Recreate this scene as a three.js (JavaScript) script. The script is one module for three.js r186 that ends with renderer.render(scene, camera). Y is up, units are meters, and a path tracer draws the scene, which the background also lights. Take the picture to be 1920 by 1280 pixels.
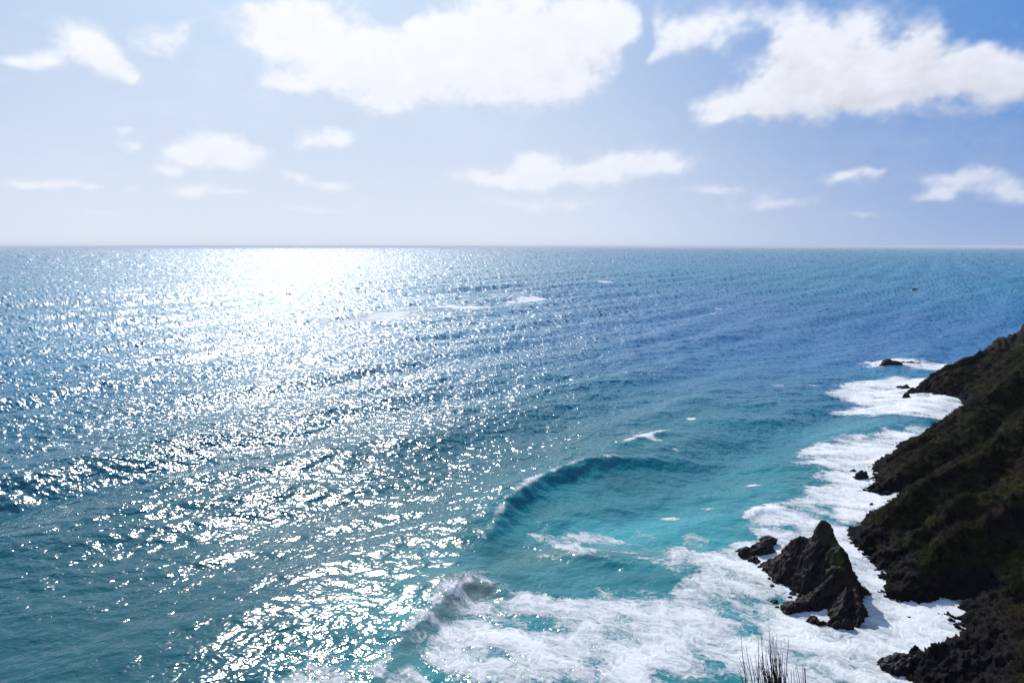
import * as THREE from 'three';

// ---------------------------------------------------------------- camera, sky, sun, exposure
const DEG = Math.PI / 180;
const W0 = 1920, H0 = 1280, FOC = 1284, PITCH = 7.87 * DEG, EYE = 60;
const scene = new THREE.Scene();
const camera = new THREE.PerspectiveCamera(2 * Math.atan(640 / FOC) / DEG, 1.5, 0.1, 200000);
camera.position.set(0, EYE, 0);
camera.rotation.set(-PITCH, 0, 0);
scene.add(camera);
scene.fog = new THREE.FogExp2(0xf2f7ff, 3.6e-5);
const renderer = new THREE.WebGLRenderer({ antialias: true });
renderer.toneMapping = THREE.LinearToneMapping;
renderer.toneMappingExposure = 1.0;
renderer.shadowMap.enabled = true;

const SUN_AZ = -17 * DEG, SUN_EL = 38.5 * DEG;
const SUN = new THREE.Vector3(Math.sin(SUN_AZ) * Math.cos(SUN_EL), Math.sin(SUN_EL), -Math.cos(SUN_AZ) * Math.cos(SUN_EL));
const sun = new THREE.DirectionalLight(new THREE.Color().setRGB(1, 0.955, 0.9), 4.9);
sun.position.copy(SUN).multiplyScalar(500).add(new THREE.Vector3(90, 0, -150));
sun.target.position.set(90, 0, -150);
sun.castShadow = true;
Object.assign(sun.shadow.camera, { left: -220, right: 220, top: 220, bottom: -220, near: 1, far: 1200 });
sun.shadow.mapSize.set(4096, 4096);
scene.add(sun, sun.target);

// ---------------------------------------------------------------- small numeric helpers
function rng(seed) { let s = seed >>> 0; return () => { s = (s + 0x6d2b79f5) | 0; let t = Math.imul(s ^ (s >>> 15), 1 | s); t = (t + Math.imul(t ^ (t >>> 7), 61 | t)) ^ t; return ((t ^ (t >>> 14)) >>> 0) / 4294967296; }; }
const clamp = (x, a = 0, b = 1) => x < a ? a : x > b ? b : x;
const sstep = (a, b, x) => { const t = clamp((x - a) / (b - a)); return t * t * (3 - 2 * t); };
const mix = (a, b, t) => a + (b - a) * t;
const PERM = new Uint8Array(512);
{ const r = rng(77), p = [...Array(256).keys()]; for (let i = 255; i > 0; i--) { const j = Math.floor(r() * (i + 1)); [p[i], p[j]] = [p[j], p[i]]; } for (let i = 0; i < 512; i++) PERM[i] = p[i & 255]; }
const GX = new Float32Array(256), GY = new Float32Array(256), GZ = new Float32Array(256), HV = new Float32Array(256);
{ const r = rng(5); for (let i = 0; i < 256; i++) { const z = r() * 2 - 1, a = r() * 6.28318, q = Math.sqrt(1 - z * z); GX[i] = q * Math.cos(a); GY[i] = q * Math.sin(a); GZ[i] = z; HV[i] = r(); } }
function n3(x, y, z) {                                              // gradient noise, about -1 .. 1
  const fx = Math.floor(x), fy = Math.floor(y), fz = Math.floor(z), X = fx & 255, Y = fy & 255, Z = fz & 255;
  x -= fx; y -= fy; z -= fz;
  const u = x * x * x * (x * (x * 6 - 15) + 10), v = y * y * y * (y * (y * 6 - 15) + 10), w = z * z * z * (z * (z * 6 - 15) + 10);
  const A = PERM[X] + Y, B = PERM[X + 1] + Y, AA = PERM[A & 255] + Z, AB = PERM[(A + 1) & 255] + Z, BA = PERM[B & 255] + Z, BB = PERM[(B + 1) & 255] + Z;
  const g = (i, a, b, c) => { i = PERM[i & 255]; return GX[i] * a + GY[i] * b + GZ[i] * c; };
  const x1 = x - 1, y1 = y - 1, z1 = z - 1;
  return 1.5 * mix(mix(mix(g(AA, x, y, z), g(BA, x1, y, z), u), mix(g(AB, x, y1, z), g(BB, x1, y1, z), u), v), mix(mix(g(AA + 1, x, y, z1), g(BA + 1, x1, y, z1), u), mix(g(AB + 1, x, y1, z1), g(BB + 1, x1, y1, z1), u), v), w);
}
function fbm(x, y, z, o = 4) { let a = 0.5, s = 0; for (let i = 0; i < o; i++) { s += a * n3(x, y, z); x = x * 2.03 + 11.3; y = y * 2.03 + 3.7; z = z * 2.03 + 7.1; a *= 0.5; } return s; }
function ridged(x, y, z, o = 4) { let a = 0.5, s = 0; for (let i = 0; i < o; i++) { const n = 1 - Math.abs(n3(x, y, z)); s += a * n * n; x = x * 2.07 + 5.1; y = y * 2.07 + 9.2; z = z * 2.07 + 1.3; a *= 0.5; } return s; }
function worley(x, y) {                                             // [F1, F2] of jittered points
  const fx = Math.floor(x), fy = Math.floor(y); let a = 9, b = 9;
  for (let j = -1; j <= 1; j++) for (let i = -1; i <= 1; i++) {
    const h = PERM[(PERM[(fx + i) & 255] + fy + j) & 255], dx = fx + i + HV[h] - x, dy = fy + j + HV[(h * 7 + 31) & 255] - y, d = dx * dx + dy * dy;
    if (d < a) { b = a; a = d; } else if (d < b) b = d;
  }
  return [Math.sqrt(a), Math.sqrt(b)];
}
const CP = Math.cos(PITCH), SP = Math.sin(PITCH);
function ray(u, v) { const x = (u - W0 / 2) / FOC, y = (H0 / 2 - v) / FOC; return [x, y * CP - SP, -(CP + y * SP)]; }
function onSea(u, v, y = 0) { const d = ray(u, v), t = (EYE - y) / -d[1]; return [d[0] * t, -CP === 0 ? 0 : d[2] * t, t]; }   // where a sight line meets the sea: x, z, distance

// ---------------------------------------------------------------- sky: air and clouds by direction
function azel(u, v) { const d = ray(u, v), l = Math.hypot(...d); return [Math.atan2(d[0], -d[2]) / DEG, Math.asin(d[1] / l) / DEG]; }
const CLOUDS = [
  [40, 108, 36, 16, .8], [95, 104, 42, 24, .9], [150, 82, 52, 42, 1.1], [190, 118, 48, 34, 1], [228, 146, 24, 14, .9],
  [346, 58, 24, 24, .8], [315, 82, 40, 24, .75], [280, 98, 34, 14, .5],
  [540, 30, 110, 60, 1.2], [620, 95, 140, 70, 1.3], [530, 148, 56, 18, .9], [700, 145, 100, 55, 1.2], [700, 192, 50, 18, .9], [830, 110, 120, 80, 1.3], [960, 60, 160, 90, 1.5], [960, 145, 130, 52, 1.3], [1050, 178, 60, 34, 1], [1060, 90, 90, 80, 1.3], [1130, 45, 70, 55, 1], [765, 32, 34, 44, -1.6],
  [1240, 62, 62, 44, .95], [1310, 50, 90, 50, .7], [1420, 30, 100, 36, .5], [1560, 36, 100, 40, .45], [1640, 36, 60, 30, .4], [1192, 80, 22, 70, -1.3], [1265, 160, 80, 44, -1.2], [1415, 85, 36, 16, -.5],
  [1480, 115, 100, 66, 1.1], [1600, 120, 130, 76, 1.2], [1400, 190, 100, 34, 1.1], [1330, 206, 44, 15, .9], [1570, 180, 160, 44, 1.2], [1750, 78, 62, 50, 1.1], [1700, 150, 140, 62, 1.3], [1860, 150, 120, 58, 1.2], [1840, 112, 50, 30, .8], [1980, 140, 120, 60, 1], [1870, 40, 90, 42, -1.2],
  [425, 284, 78, 32, 1], [345, 300, 74, 20, .8], [300, 324, 44, 10, .6],
  [625, 262, 52, 18, .8], [560, 330, 36, 15, .6], [635, 341, 34, 10, .5], [115, 343, 56, 13, .65], [50, 346, 34, 12, .4], [182, 348, 24, 9, .55], [370, 356, 56, 12, .55], [265, 357, 20, 6, .4], [460, 361, 34, 6, .35],
  [1205, 298, 92, 24, .9], [1100, 324, 120, 24, .9], [960, 336, 110, 18, .75], [990, 306, 44, 16, .6], [1600, 338, 74, 14, .55], [1655, 326, 34, 10, .5], [1815, 344, 84, 26, .65], [1910, 360, 70, 17, .6], [1750, 366, 60, 9, .5],
  [1450, 372, 84, 14, .4], [1350, 352, 74, 12, .4], [220, 396, 66, 8, .35], [600, 390, 74, 10, .4], [1620, 406, 60, 10, .35], [1000, 382, 150, 14, .35], [205, 270, 24, 16, .4], [208, 236, 16, 10, .4], [432, 136, 10, 6, .3],
].map(([u, v, rx, ry, a]) => { const c = azel(u, v), e = azel(u + rx, v), f = azel(u, v - ry); return [c[0], c[1], Math.hypot(e[0] - c[0], 0) || 1, Math.abs(f[1] - c[1]), a]; });
const SKY_W = 4096, SKY_H = 2048;
function skyColor(az, el, out) {                                    // degrees; az 0 straight ahead, positive to the right
  const e = Math.max(el, 0), y = Math.sin(e * DEG), c = Math.cos(e * DEG), a = az * DEG;
  const dot = Math.sin(a) * c * SUN.x + y * SUN.y - Math.cos(a) * c * SUN.z, gam = Math.acos(clamp(dot, -1, 1)) / DEG;
  const daz = Math.abs(az - SUN_AZ / DEG), away = sstep(14, 60, Math.min(daz, 360 - daz)), low = Math.exp(-Math.pow(e / mix(19, 7.2, away), 1.5)), mid = 0.6 / (1 + Math.pow(gam / 32, 4)), near = Math.exp(-gam * gam / 160);
  // clear air: deep blue overhead, pale haze low down, whiter towards the sun
  const zr = 0.04, zg = 0.215, zb = 0.62;
  let r = mix(zr, mix(0.74, 0.3, away), low), g = mix(zg, mix(0.81, 0.43, away), low), b = mix(zb, mix(0.93, 0.71, away), low);
  r += mid * 0.84 * (1 - low * 0.92); g += mid * 0.88 * (1 - low * 0.92); b += mid * 0.62 * (1 - low * 0.92);
  r += 0.4 * near; g += 0.4 * near; b += 0.35 * near;
  // clouds
  let pot = 0;
  const wx = fbm(az * 0.16, el * 0.22, 3.1, 4) * 2.6, wy = fbm(az * 0.16 + 40, el * 0.22, 8.1, 4) * 1.6, qa = az + wx, qe = el + wy;
  const inside = az > -46 && az < 46 && el < 26;
  let above = 0;
  if (inside) for (const k of CLOUDS) { const ux = (qa - 0.5 - k[0]) / (k[2] * 1.06), uy = (qe + 1.1 - k[1]) / (k[3] * 1.06), ud = ux * ux + uy * uy; if (ud < 2.2) above += k[4] * Math.exp(-ud * 1.55);
     const dx = (qa - k[0]) / (k[2] * 1.06), dy = (qe - k[1]) / (k[3] * 1.06), d = dx * dx + dy * dy; if (d < 2.2) pot += k[4] * (k[1] < 9.5 ? 1.7 : 1) * Math.exp(-d * 1.55); }
  if (el > 1.5) {                                                   // the same sort of cumulus everywhere else
    const k = 1 / Math.max(y + 0.06, 0.08), px = Math.sin(a) * c * k * 1.5, pz = Math.cos(a) * c * k * 1.5;
    const other = (fbm(px + 3.3, 0.4, pz - 1.7, 5) * 2.0 + 0.02) * 1.5, w = Math.max(sstep(40, 50, Math.abs(az)), sstep(20.5, 27, el));
    pot = Math.max(pot * (1 - w * 0.7), other * w);
  }
  const det = fbm(az * 0.45, el * 0.6, 1.7, 6) * 1.15 + fbm(az * 1.6 + wx * 0.5, el * 2.0, 5.7, 5) * 0.55;
  const veil = 0.22 * sstep(-0.1, 0.55, fbm(az * 0.05 + 7, el * 0.16, 2.2, 4) + det * 0.15) * sstep(2, 8, el);
  const den = Math.max(veil, sstep(0.0, 1.45, pot * 1.25 + det * (0.36 + 0.66 * clamp(pot))));
  if (den > 0) {
    const thick = sstep(0.5, 1.9, pot + det * 0.6), hz = 1 - 0.72 * Math.exp(-e / 4.2), glow = Math.exp(-Math.max(gam - 14, 0) / 30);
    const lit0 = 0.77 + 0.46 * glow - 0.12 * thick * (1 - glow * 1.2) + det * 0.15 - 0.1 * clamp((above - pot) * 1.4 - 0.1) + 0.05 * clamp(pot - above);
    const lit = lit0 > 0.94 ? 0.94 + (lit0 - 0.94) * 0.35 : lit0, al = den * hz * 0.94;
    r = mix(r, lit * 0.965, al); g = mix(g, lit * 0.99, al); b = mix(b, lit * 1.07, al);
  }
  out[0] = r; out[1] = g; out[2] = b;
}
{
  const data = new Float32Array(SKY_W * SKY_H * 4), c = [0, 0, 0];
  for (let j = 0; j < SKY_H; j++) {
    const el = ((j + 0.5) / SKY_H - 0.5) * 180;
    const fine = el < 32, step = el < -2 ? SKY_W : fine ? 1 : 2;
    for (let i = 0; i < SKY_W; i += step) {
      const th = ((i + 0.5) / SKY_W - 0.5) * 2 * Math.PI;          // texture longitude: x = cos, z = sin
      let az = Math.atan2(Math.cos(th), -Math.sin(th)) / DEG;
      skyColor(az, Math.max(el, -0.5), c);
      for (let k = 0; k < step; k++) { const o = (j * SKY_W + i + k) * 4; data[o] = c[0]; data[o + 1] = c[1]; data[o + 2] = c[2]; data[o + 3] = 1; }
    }
  }
  const sky = new THREE.DataTexture(data, SKY_W, SKY_H, THREE.RGBAFormat, THREE.FloatType);
  sky.mapping = THREE.EquirectangularReflectionMapping; sky.magFilter = THREE.LinearFilter; sky.needsUpdate = true;
  scene.background = sky; scene.environment = sky;
}

// ---------------------------------------------------------------- naming helpers
const taken = new Map();
function numbered(name) { const n = taken.get(name) ?? 0; taken.set(name, n + 1); return n ? name + '_' + String(n).padStart(3, '0') : name; }
function tag(o, label, category, group, kind) { if (label) o.userData.label = label; if (category) o.userData.category = category; if (group) o.userData.group = group; if (kind) o.userData.kind = kind; return o; }
function put(o, parent = scene) { o.castShadow = o.receiveShadow = true; parent.add(o); return o; }

// ---------------------------------------------------------------- the land: height over the sea at x, z
const COAST = [[-420, 460], [-345, 330], [-312, 262], [-292, 203], [-275, 176], [-250, 170], [-235, 166], [-215, 150], [-200, 136], [-175, 110], [-150, 96], [-125, 81], [-112, 78], [-104, 80], [-98, 78], [-88, 66], [-80, 58], [-68, 46], [-50, 30], [60, 20]];
function coastX(z) { for (let i = 1; i < COAST.length; i++) if (z <= COAST[i][0]) { const [z0, x0] = COAST[i - 1], [z1, x1] = COAST[i]; return mix(x0, x1, clamp((z - z0) / (z1 - z0))); } return 20; }
const SPURS = [   // crest points x, y, z from the sea inland; slope on the near side, slope on the far side
  { p: [[165.5, -1.5, -272], [168.5, 3.2, -274.5], [172, 6, -276.5], [186, 14.1, -280.5], [203, 21.5, -286], [220, 27, -292], [270, 42, -312]], f: 0.62, b: 1.5 },
  { p: [[92, -1.2, -173.3], [97, 1.9, -175], [104, 5.3, -177.5], [123.3, 15.3, -184], [145.6, 26.4, -192], [200, 48, -212]], f: 0.85, b: 1.1 },
  { p: [[82, -1, -159], [90, 3, -161], [104, 9, -166], [125, 18, -176]], f: 0.9, b: 0.7 },
  { p: [[76, -.9, -146], [84, 2.2, -147.5], [92, 5, -150], [105, 12, -155]], f: 1.0, b: 1.1 },
  { p: [[68, -1.6, -127.5], [70.5, 2, -129.5], [74, 5, -131.5], [78, 7.8, -133], [85.6, 11.9, -136], [108, 21.6, -143.5], [150, 40, -160]], f: 0.75, b: 1.1 },
  { p: [[67, -.8, -124.5], [70, 2.2, -124], [76, 6.3, -124], [88, 13.5, -127]], f: 1.1, b: 1.1 },
  { p: [[66, -1, -116], [70, 2, -117], [75.6, 5.2, -118], [86, 12.4, -118.7], [97, 20, -121], [130, 42, -130]], f: 1.5, b: 0.9 },
  { p: [[64.5, -1, -110], [68, 2.5, -112], [72, 5, -114], [80, 10.5, -116]], f: 1.6, b: 1.2 },
  { p: [[69, -.6, -106], [74, 1, -105], [84, 9, -105]], f: 0.9, b: 1.3 },
  { p: [[54.5, -1, -85.5], [57.4, 2.8, -88], [60, 2.7, -90.2], [63, 3.4, -91.6], [66.5, 3.2, -93.6], [70.5, 3.0, -95.2], [76, 4.5, -95.5], [90, 14, -97]], f: 0.42, b: 2.6 },
  { p: [[58, -1, -80], [62, 1.6, -82], [68, 3.6, -84], [80, 12, -86]], f: 0.8, b: 0.5 },
];
function landH(x, z) {
  const cx = coastX(z);
  let h = (x - cx) * 0.8; if (h > 0) h = 40 * (1 - Math.exp(-h / 40)) * 1.15;
  if (h < -6) h = -6;
  for (const s of SPURS) {
    let best = -9;
    for (let i = 1; i < s.p.length; i++) {
      const a = s.p[i - 1], b = s.p[i], ex = b[0] - a[0], ez = b[2] - a[2];
      let t = ((x - a[0]) * ex + (z - a[2]) * ez) / (ex * ex + ez * ez); t = t < 0 ? 0 : t > 1 ? 1 : t;
      const dx = x - a[0] - ex * t, dz = z - a[2] - ez * t, d = Math.sqrt(dx * dx + dz * dz + 0.6) - 0.77;
      const side = ex * dz - ez * dx, k = side > 0 ? s.f : s.b;
      const q = a[1] + (b[1] - a[1]) * t - d * ((t === 0 && i === 1) ? Math.max(k, 1.3) : k);
      if (q > best) best = q;
    }
    const m = Math.max(h, best), d = Math.abs(h - best); h = m + (d < 1.6 ? (1.6 - d) * (1.6 - d) * 0.1 : 0);
  }
  // the hill the view is taken from
  const az = -z, hill = z > 0 ? 58.6 + 0.08 * z : az < 7 ? 58.6 - 0.74 * az : 53.42 - 1.35 * (az - 7);
  const w = 1 - sstep(30, 60, x);
  return Math.max(h, mix(-6, Math.max(hill, -6), w));
}
function cragNoise(x, y, z) {                                       // jointed rock: long dipping beds, broken across into blocks
  const s = x * 0.78 + y * 0.6, t = -x * 0.6 + y * 0.78, w = z + x * 0.25, ws = s + 0.9 * n3(s * 0.3, t * 0.3, w * 0.3), wt = t + 0.7 * n3(s * 0.35 + 9, t * 0.35, w * 0.35);
  const bed = ridged(ws * 0.16, wt * 0.5, w * 0.42, 4) - 0.55, fine = ridged(ws * 0.55, wt * 1.6, w * 1.3, 3) - 0.5;
  const [f1, f2] = worley(ws * 0.45 + wt * 0.3, w * 0.75 + wt * 0.35), block = HV[PERM[(Math.floor(f1 * 0) + Math.floor(ws * 0.5 + 0.6 * n3(ws, wt, w)) * 7 + Math.floor(w * 0.8) * 13) & 255]] - 0.5;
  return bed * 1.5 + fine * 0.55 - (1 - sstep(0, 0.22, f2 - f1)) * 0.32 + block * 0.3;
}
function landDisp(x, z, h0) {                                       // crags, gullies and lumps, metres along the slope's normal
  const near = sstep(8, 45, Math.hypot(x, z));
  const rocky = 1 - sstep(2.5, 6.5, h0 + 2.2 * n3(x * 0.11, 2, z * 0.11));
  const y = h0;
  const crag = cragNoise(x, y, z) * 1.6;
  const lump = fbm(x * 0.12, y * 0.1, z * 0.12, 3) * 2.2 + fbm(x * 0.55, y * 0.5, z * 0.55, 4) * 1.1 - Math.pow(1 - Math.abs(n3(x * 0.05 + z * 0.02, 0, z * 0.09)), 4) * 1.6 + (0.5 - worley(x * 0.55 + 0.5 * n3(x, y, z), z * 0.55 + y * 0.35)[0]) * 0.9 + (0.5 - worley(x * 1.3, z * 1.3 + y * 0.8)[0]) * 0.35;
  return [mix(lump, crag, rocky) * near, rocky];
}
{
  const azs = []; for (let a = -180; a < 14; a += 2.5) azs.push(a); for (let a = 14; a < 22; a += 0.25) azs.push(a); for (let a = 22; a < 41; a += 0.06) azs.push(a); for (let a = 41; a < 60; a += 0.5) azs.push(a); for (let a = 60; a <= 180.01; a += 2.5) azs.push(a);
  const rs = []; for (let r = 0.4; r < 70; r += 0.25 + r * 0.02) rs.push(r); for (let r = 70; r < 210; r += 0.23 + (r - 70) * 0.0008) rs.push(r); for (let r = 210; r < 345; r += 0.33) rs.push(r); for (let r = 345; r < 470; r += 5) rs.push(r);
  const na = azs.length, nr = rs.length, pos = new Float32Array(na * nr * 3), col = new Float32Array(na * nr * 3), hs = new Float32Array(na * nr);
  for (let i = 0; i < nr; i++) for (let j = 0; j < na; j++) {
    const r = rs[i], a = azs[j] * DEG, x = Math.sin(a) * r, z = -Math.cos(a) * r, k = i * na + j;
    const warp = r > 60 ? 1 : 0, xw = x + warp * (fbm(x * 0.07, 1, z * 0.07, 3) * 4 + fbm(x * 0.3, 4, z * 0.3, 3) * 1.3), zw = z + warp * (fbm(x * 0.07, 9, z * 0.07, 3) * 4 + fbm(x * 0.3, 6, z * 0.3, 3) * 1.3);
    const h = landH(xw, zw); hs[k] = h;
    let X = x, Y = h, Z = z, rocky = 0;
    if (h > -5) {
      const e = 0.7, gx = (landH(xw + e, zw) - landH(xw - e, zw)) / (2 * e), gz = (landH(xw, zw + e) - landH(xw, zw - e)) / (2 * e), l = 1 / Math.sqrt(1 + gx * gx + gz * gz);
      const [d, rk] = landDisp(x, z, h); rocky = rk;
      X -= gx * l * d; Y += l * d; Z -= gz * l * d;
      // ground colours: wet dark rock below, brown soil and olive scrub above
      const n1 = fbm(x * 0.09, h * 0.09, z * 0.09, 4), n2 = fbm(x * 0.6, h * 0.6, z * 0.6, 3), steep = 1 - l;
      const green = sstep(-0.18, 0.28, n1 + n2 * 0.4 - steep * 0.35 + 0.12), gold = sstep(0.12, 0.4, fbm(x * 0.16 + 9, h * 0.1, z * 0.16, 3) + n2 * 0.4);
      let cr = mix(0.05, 0.036, green), cg = mix(0.034, 0.044, green), cb = mix(0.022, 0.009, green);
      cr = mix(cr, 0.085, gold * 0.7); cg = mix(cg, 0.075, gold * 0.7); cb = mix(cb, 0.010, gold * 0.7);
      const v = Math.max(0.25, 0.85 + n2 * 1.5 + n1 * 0.5), rr = sstep(0.35, 0.7, rocky + n2 * 0.5);
      cr = mix(cr * v * 0.28, 0.008 * (0.8 + n2), rr); cg = mix(cg * v * 0.265, 0.007 * (0.8 + n2), rr); cb = mix(cb * v * 0.25, 0.0074 * (0.8 + n2), rr);
      col[k * 3] = Math.max(cr, 0.003); col[k * 3 + 1] = Math.max(cg, 0.003); col[k * 3 + 2] = Math.max(cb, 0.002);
    }
    pos[k * 3] = X; pos[k * 3 + 1] = Y; pos[k * 3 + 2] = Z;
  }
  const idx = [];
  for (let i = 0; i < nr - 1; i++) for (let j = 0; j < na - 1; j++) {
    const a = i * na + j, b = a + 1, c = a + na, d = c + 1;
    if (Math.max(hs[a], hs[b], hs[c], hs[d]) < -3) continue;
    idx.push(a, c, b, b, c, d);
  }
  const g = new THREE.BufferGeometry();
  g.setAttribute('position', new THREE.BufferAttribute(pos, 3)); g.setAttribute('color', new THREE.BufferAttribute(col, 3)); g.setIndex(idx); g.computeVertexNormals();
  const hill = put(new THREE.Mesh(g, new THREE.MeshPhysicalMaterial({ vertexColors: true, roughness: 0.92, specularIntensity: 0.2, side: THREE.DoubleSide })));
  hill.name = numbered('hillside'); tag(hill, 'steep dark headland of rock and scrub falling to the surf', 'hillside', null, 'structure');
  console.log('hill tris', idx.length / 3);

  // low scrub over the slopes: leaf tufts
  const R = rng(41), tv = [], tn = [];
  for (let i = 0; i < 16; i++) {
    const th = R() * 6.283, ph = R() * 1.45, rad = 0.35 + 0.65 * R(), cx = Math.cos(th) * Math.sin(ph) * rad, cy = Math.cos(ph) * rad * 0.8, cz = Math.sin(th) * Math.sin(ph) * rad, s = 0.34;
    const q = [0, 1, 2].map(() => [cx + (R() - 0.5) * 2 * s, Math.max(cy + (R() - 0.5) * 2 * s, -0.2), cz + (R() - 0.5) * 2 * s]);
    for (const v of q) tv.push(...v);
  }
  const tg = new THREE.BufferGeometry(); tg.setAttribute('position', new THREE.Float32BufferAttribute(tv, 3)); tg.computeVertexNormals();
  const mats = [], cols = [], m = new THREE.Matrix4(), e = new THREE.Euler(), q = new THREE.Quaternion();
  for (let i = 0; i < nr - 1; i++) { const r = rs[i]; if (r < 70 || r > 345) continue; for (let j = 0; j < na; j++) {
    const a = azs[j]; if (a < 22 || a > 41) continue;
    const k = i * na + j; if (hs[k] < 2) continue;
    const lum = col[k * 3 + 1], want = col[k * 3 + 1] > col[k * 3 + 2] * 1.25 ? 0.5 * Math.min(1, (r / 200) ** 1.3) : 0;
    if (R() > want) continue;
    const s = (0.26 + 0.7 * R() * R() * R()) * (0.7 + 0.6 * sstep(-0.2, 0.3, n3(pos[k * 3] * 0.2, 1, pos[k * 3 + 2] * 0.2)));
    e.set((R() - 0.5) * 0.8, R() * 6.28, (R() - 0.5) * 0.8); q.setFromEuler(e);
    m.compose(new THREE.Vector3(pos[k * 3], pos[k * 3 + 1] + s * 0.1, pos[k * 3 + 2]), q, new THREE.Vector3(s, s * (0.7 + 0.5 * R()), s));
    mats.push(m.toArray()); const t = 0.5 + 1.7 * R(); cols.push([col[k * 3] * t * 1.1, lum * t * 1.15, col[k * 3 + 2] * t]);
  } }
  const im = new THREE.InstancedMesh(tg, new THREE.MeshPhysicalMaterial({ color: 0xffffff, roughness: 0.85, specularIntensity: 0.3, side: THREE.DoubleSide }), mats.length);
  mats.forEach((x, i) => { m.fromArray(x); im.setMatrixAt(i, m); im.setColorAt(i, new THREE.Color().setRGB(...cols[i])); });
  put(im); im.name = numbered('scrub'); tag(im, 'low olive and brown coastal scrub covering the headland slopes', 'scrub', null, 'stuff');
  console.log('scrub', mats.length);
}

// ---------------------------------------------------------------- rocks in the surf
const rockMat = new THREE.MeshPhysicalMaterial({ vertexColors: true, roughness: 0.6, specularIntensity: 0.35 });
function rockPaint(x, y, z, s, wet) {
  const n = fbm(x * 0.9 + s, y * 0.9, z * 0.9, 4), m = fbm(x * 3.1, y * 3.1 + s, z * 3.1, 3), t = 0.85 + n * 0.9 + m * 0.6, w = sstep(-0.1, 1.4, y + n);
  return [mix(0.007, 0.017, w) * t, mix(0.0065, 0.0125, w) * t, mix(0.0072, 0.0115, w) * t];
}
// one boulder: a faceted lump, long axis turned, sunk into the water
function boulderGeometry(sx, sy, sz, seed, detail, lean = 0, blocky = 1) {
  const g0 = new THREE.IcosahedronGeometry(1, detail), p = g0.attributes.position, n = p.count, map = new Map(), pos = [], col = [], idx = [];
  const S = (sx + sz) / 2, R = rng(seed * 97 + 3), planes = [];
  for (let i = 0; i < 14; i++) { const a = R() * 6.28, e = R() * 1.5 - 0.2; planes.push([Math.cos(a) * Math.cos(e), Math.sin(e), Math.sin(a) * Math.cos(e), 0.62 + 0.38 * R()]); }
  for (let i = 0; i < n; i++) {
    let x = p.getX(i), y = p.getY(i), z = p.getZ(i); const key = Math.round(x * 5e3) + ',' + Math.round(y * 5e3) + ',' + Math.round(z * 5e3);
    if (!map.has(key)) {
      map.set(key, pos.length / 3);
      let r = 1.15; for (const q of planes) { const d = x * q[0] + y * q[1] + z * q[2]; if (d > 0.05) r = Math.min(r, q[3] / d); }
      r = mix(1, r, blocky * 0.85);
      r *= 1 + 0.3 * cragNoise(x * 2.6 + seed * 3.1, y * 2.6, z * 2.6 + seed) + 0.1 * fbm(x * 4 + seed, y * 4, z * 4, 3);
      const X = x * r * sx + lean * y * r * sy, Y = y * r * sy, Z = z * r * sz; pos.push(X, Y, Z); col.push(...rockPaint(X, Y, Z, seed, 0));
    }
    idx.push(map.get(key));
  }
  const g = new THREE.BufferGeometry(); g.setAttribute('position', new THREE.Float32BufferAttribute(pos, 3)); g.setAttribute('color', new THREE.Float32BufferAttribute(col, 3)); g.setIndex(idx); g.computeVertexNormals(); return g;
}
let rockSeed = 1;
function lumps(name, label, list, group) {      // list of [u, v, width px, height px, depth factor, turn]: lumps of one outcrop, its first lump the base
  const o = new THREE.Group(), [bx, bz, bt] = onSea(list[0][0], list[0][1]); o.position.set(bx, 0, bz);
  const geos = list.map(([u, v, w, h, df = 0.8, turn = 0, lift = 0]) => {
    const [x, z, t] = onSea(u, v), s = t / FOC, sx = w * s * 0.5, hh = h * s * 0.95, g = boulderGeometry(sx * 1.05, hh, sx * df, rockSeed++, w > 60 ? 26 : w > 25 ? 16 : 8, 0.1);
    g.rotateY(turn); g.translate(x - bx, hh * 0.06 + lift * s, z - bz - sx * df * 0.35); return g;
  });
  geos.forEach((g, i) => { const m = put(new THREE.Mesh(g, rockMat), o); m.name = i ? 'rock_lump' : 'rock_body'; });
  if (geos.length === 1) { const m = o.children[0]; m.position.copy(o.position); m.name = numbered(name); scene.add(m); return tag(m, label, 'rock', group); }
  o.name = numbered(name); scene.add(o); return tag(o, label, 'rock', group);
}
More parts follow.
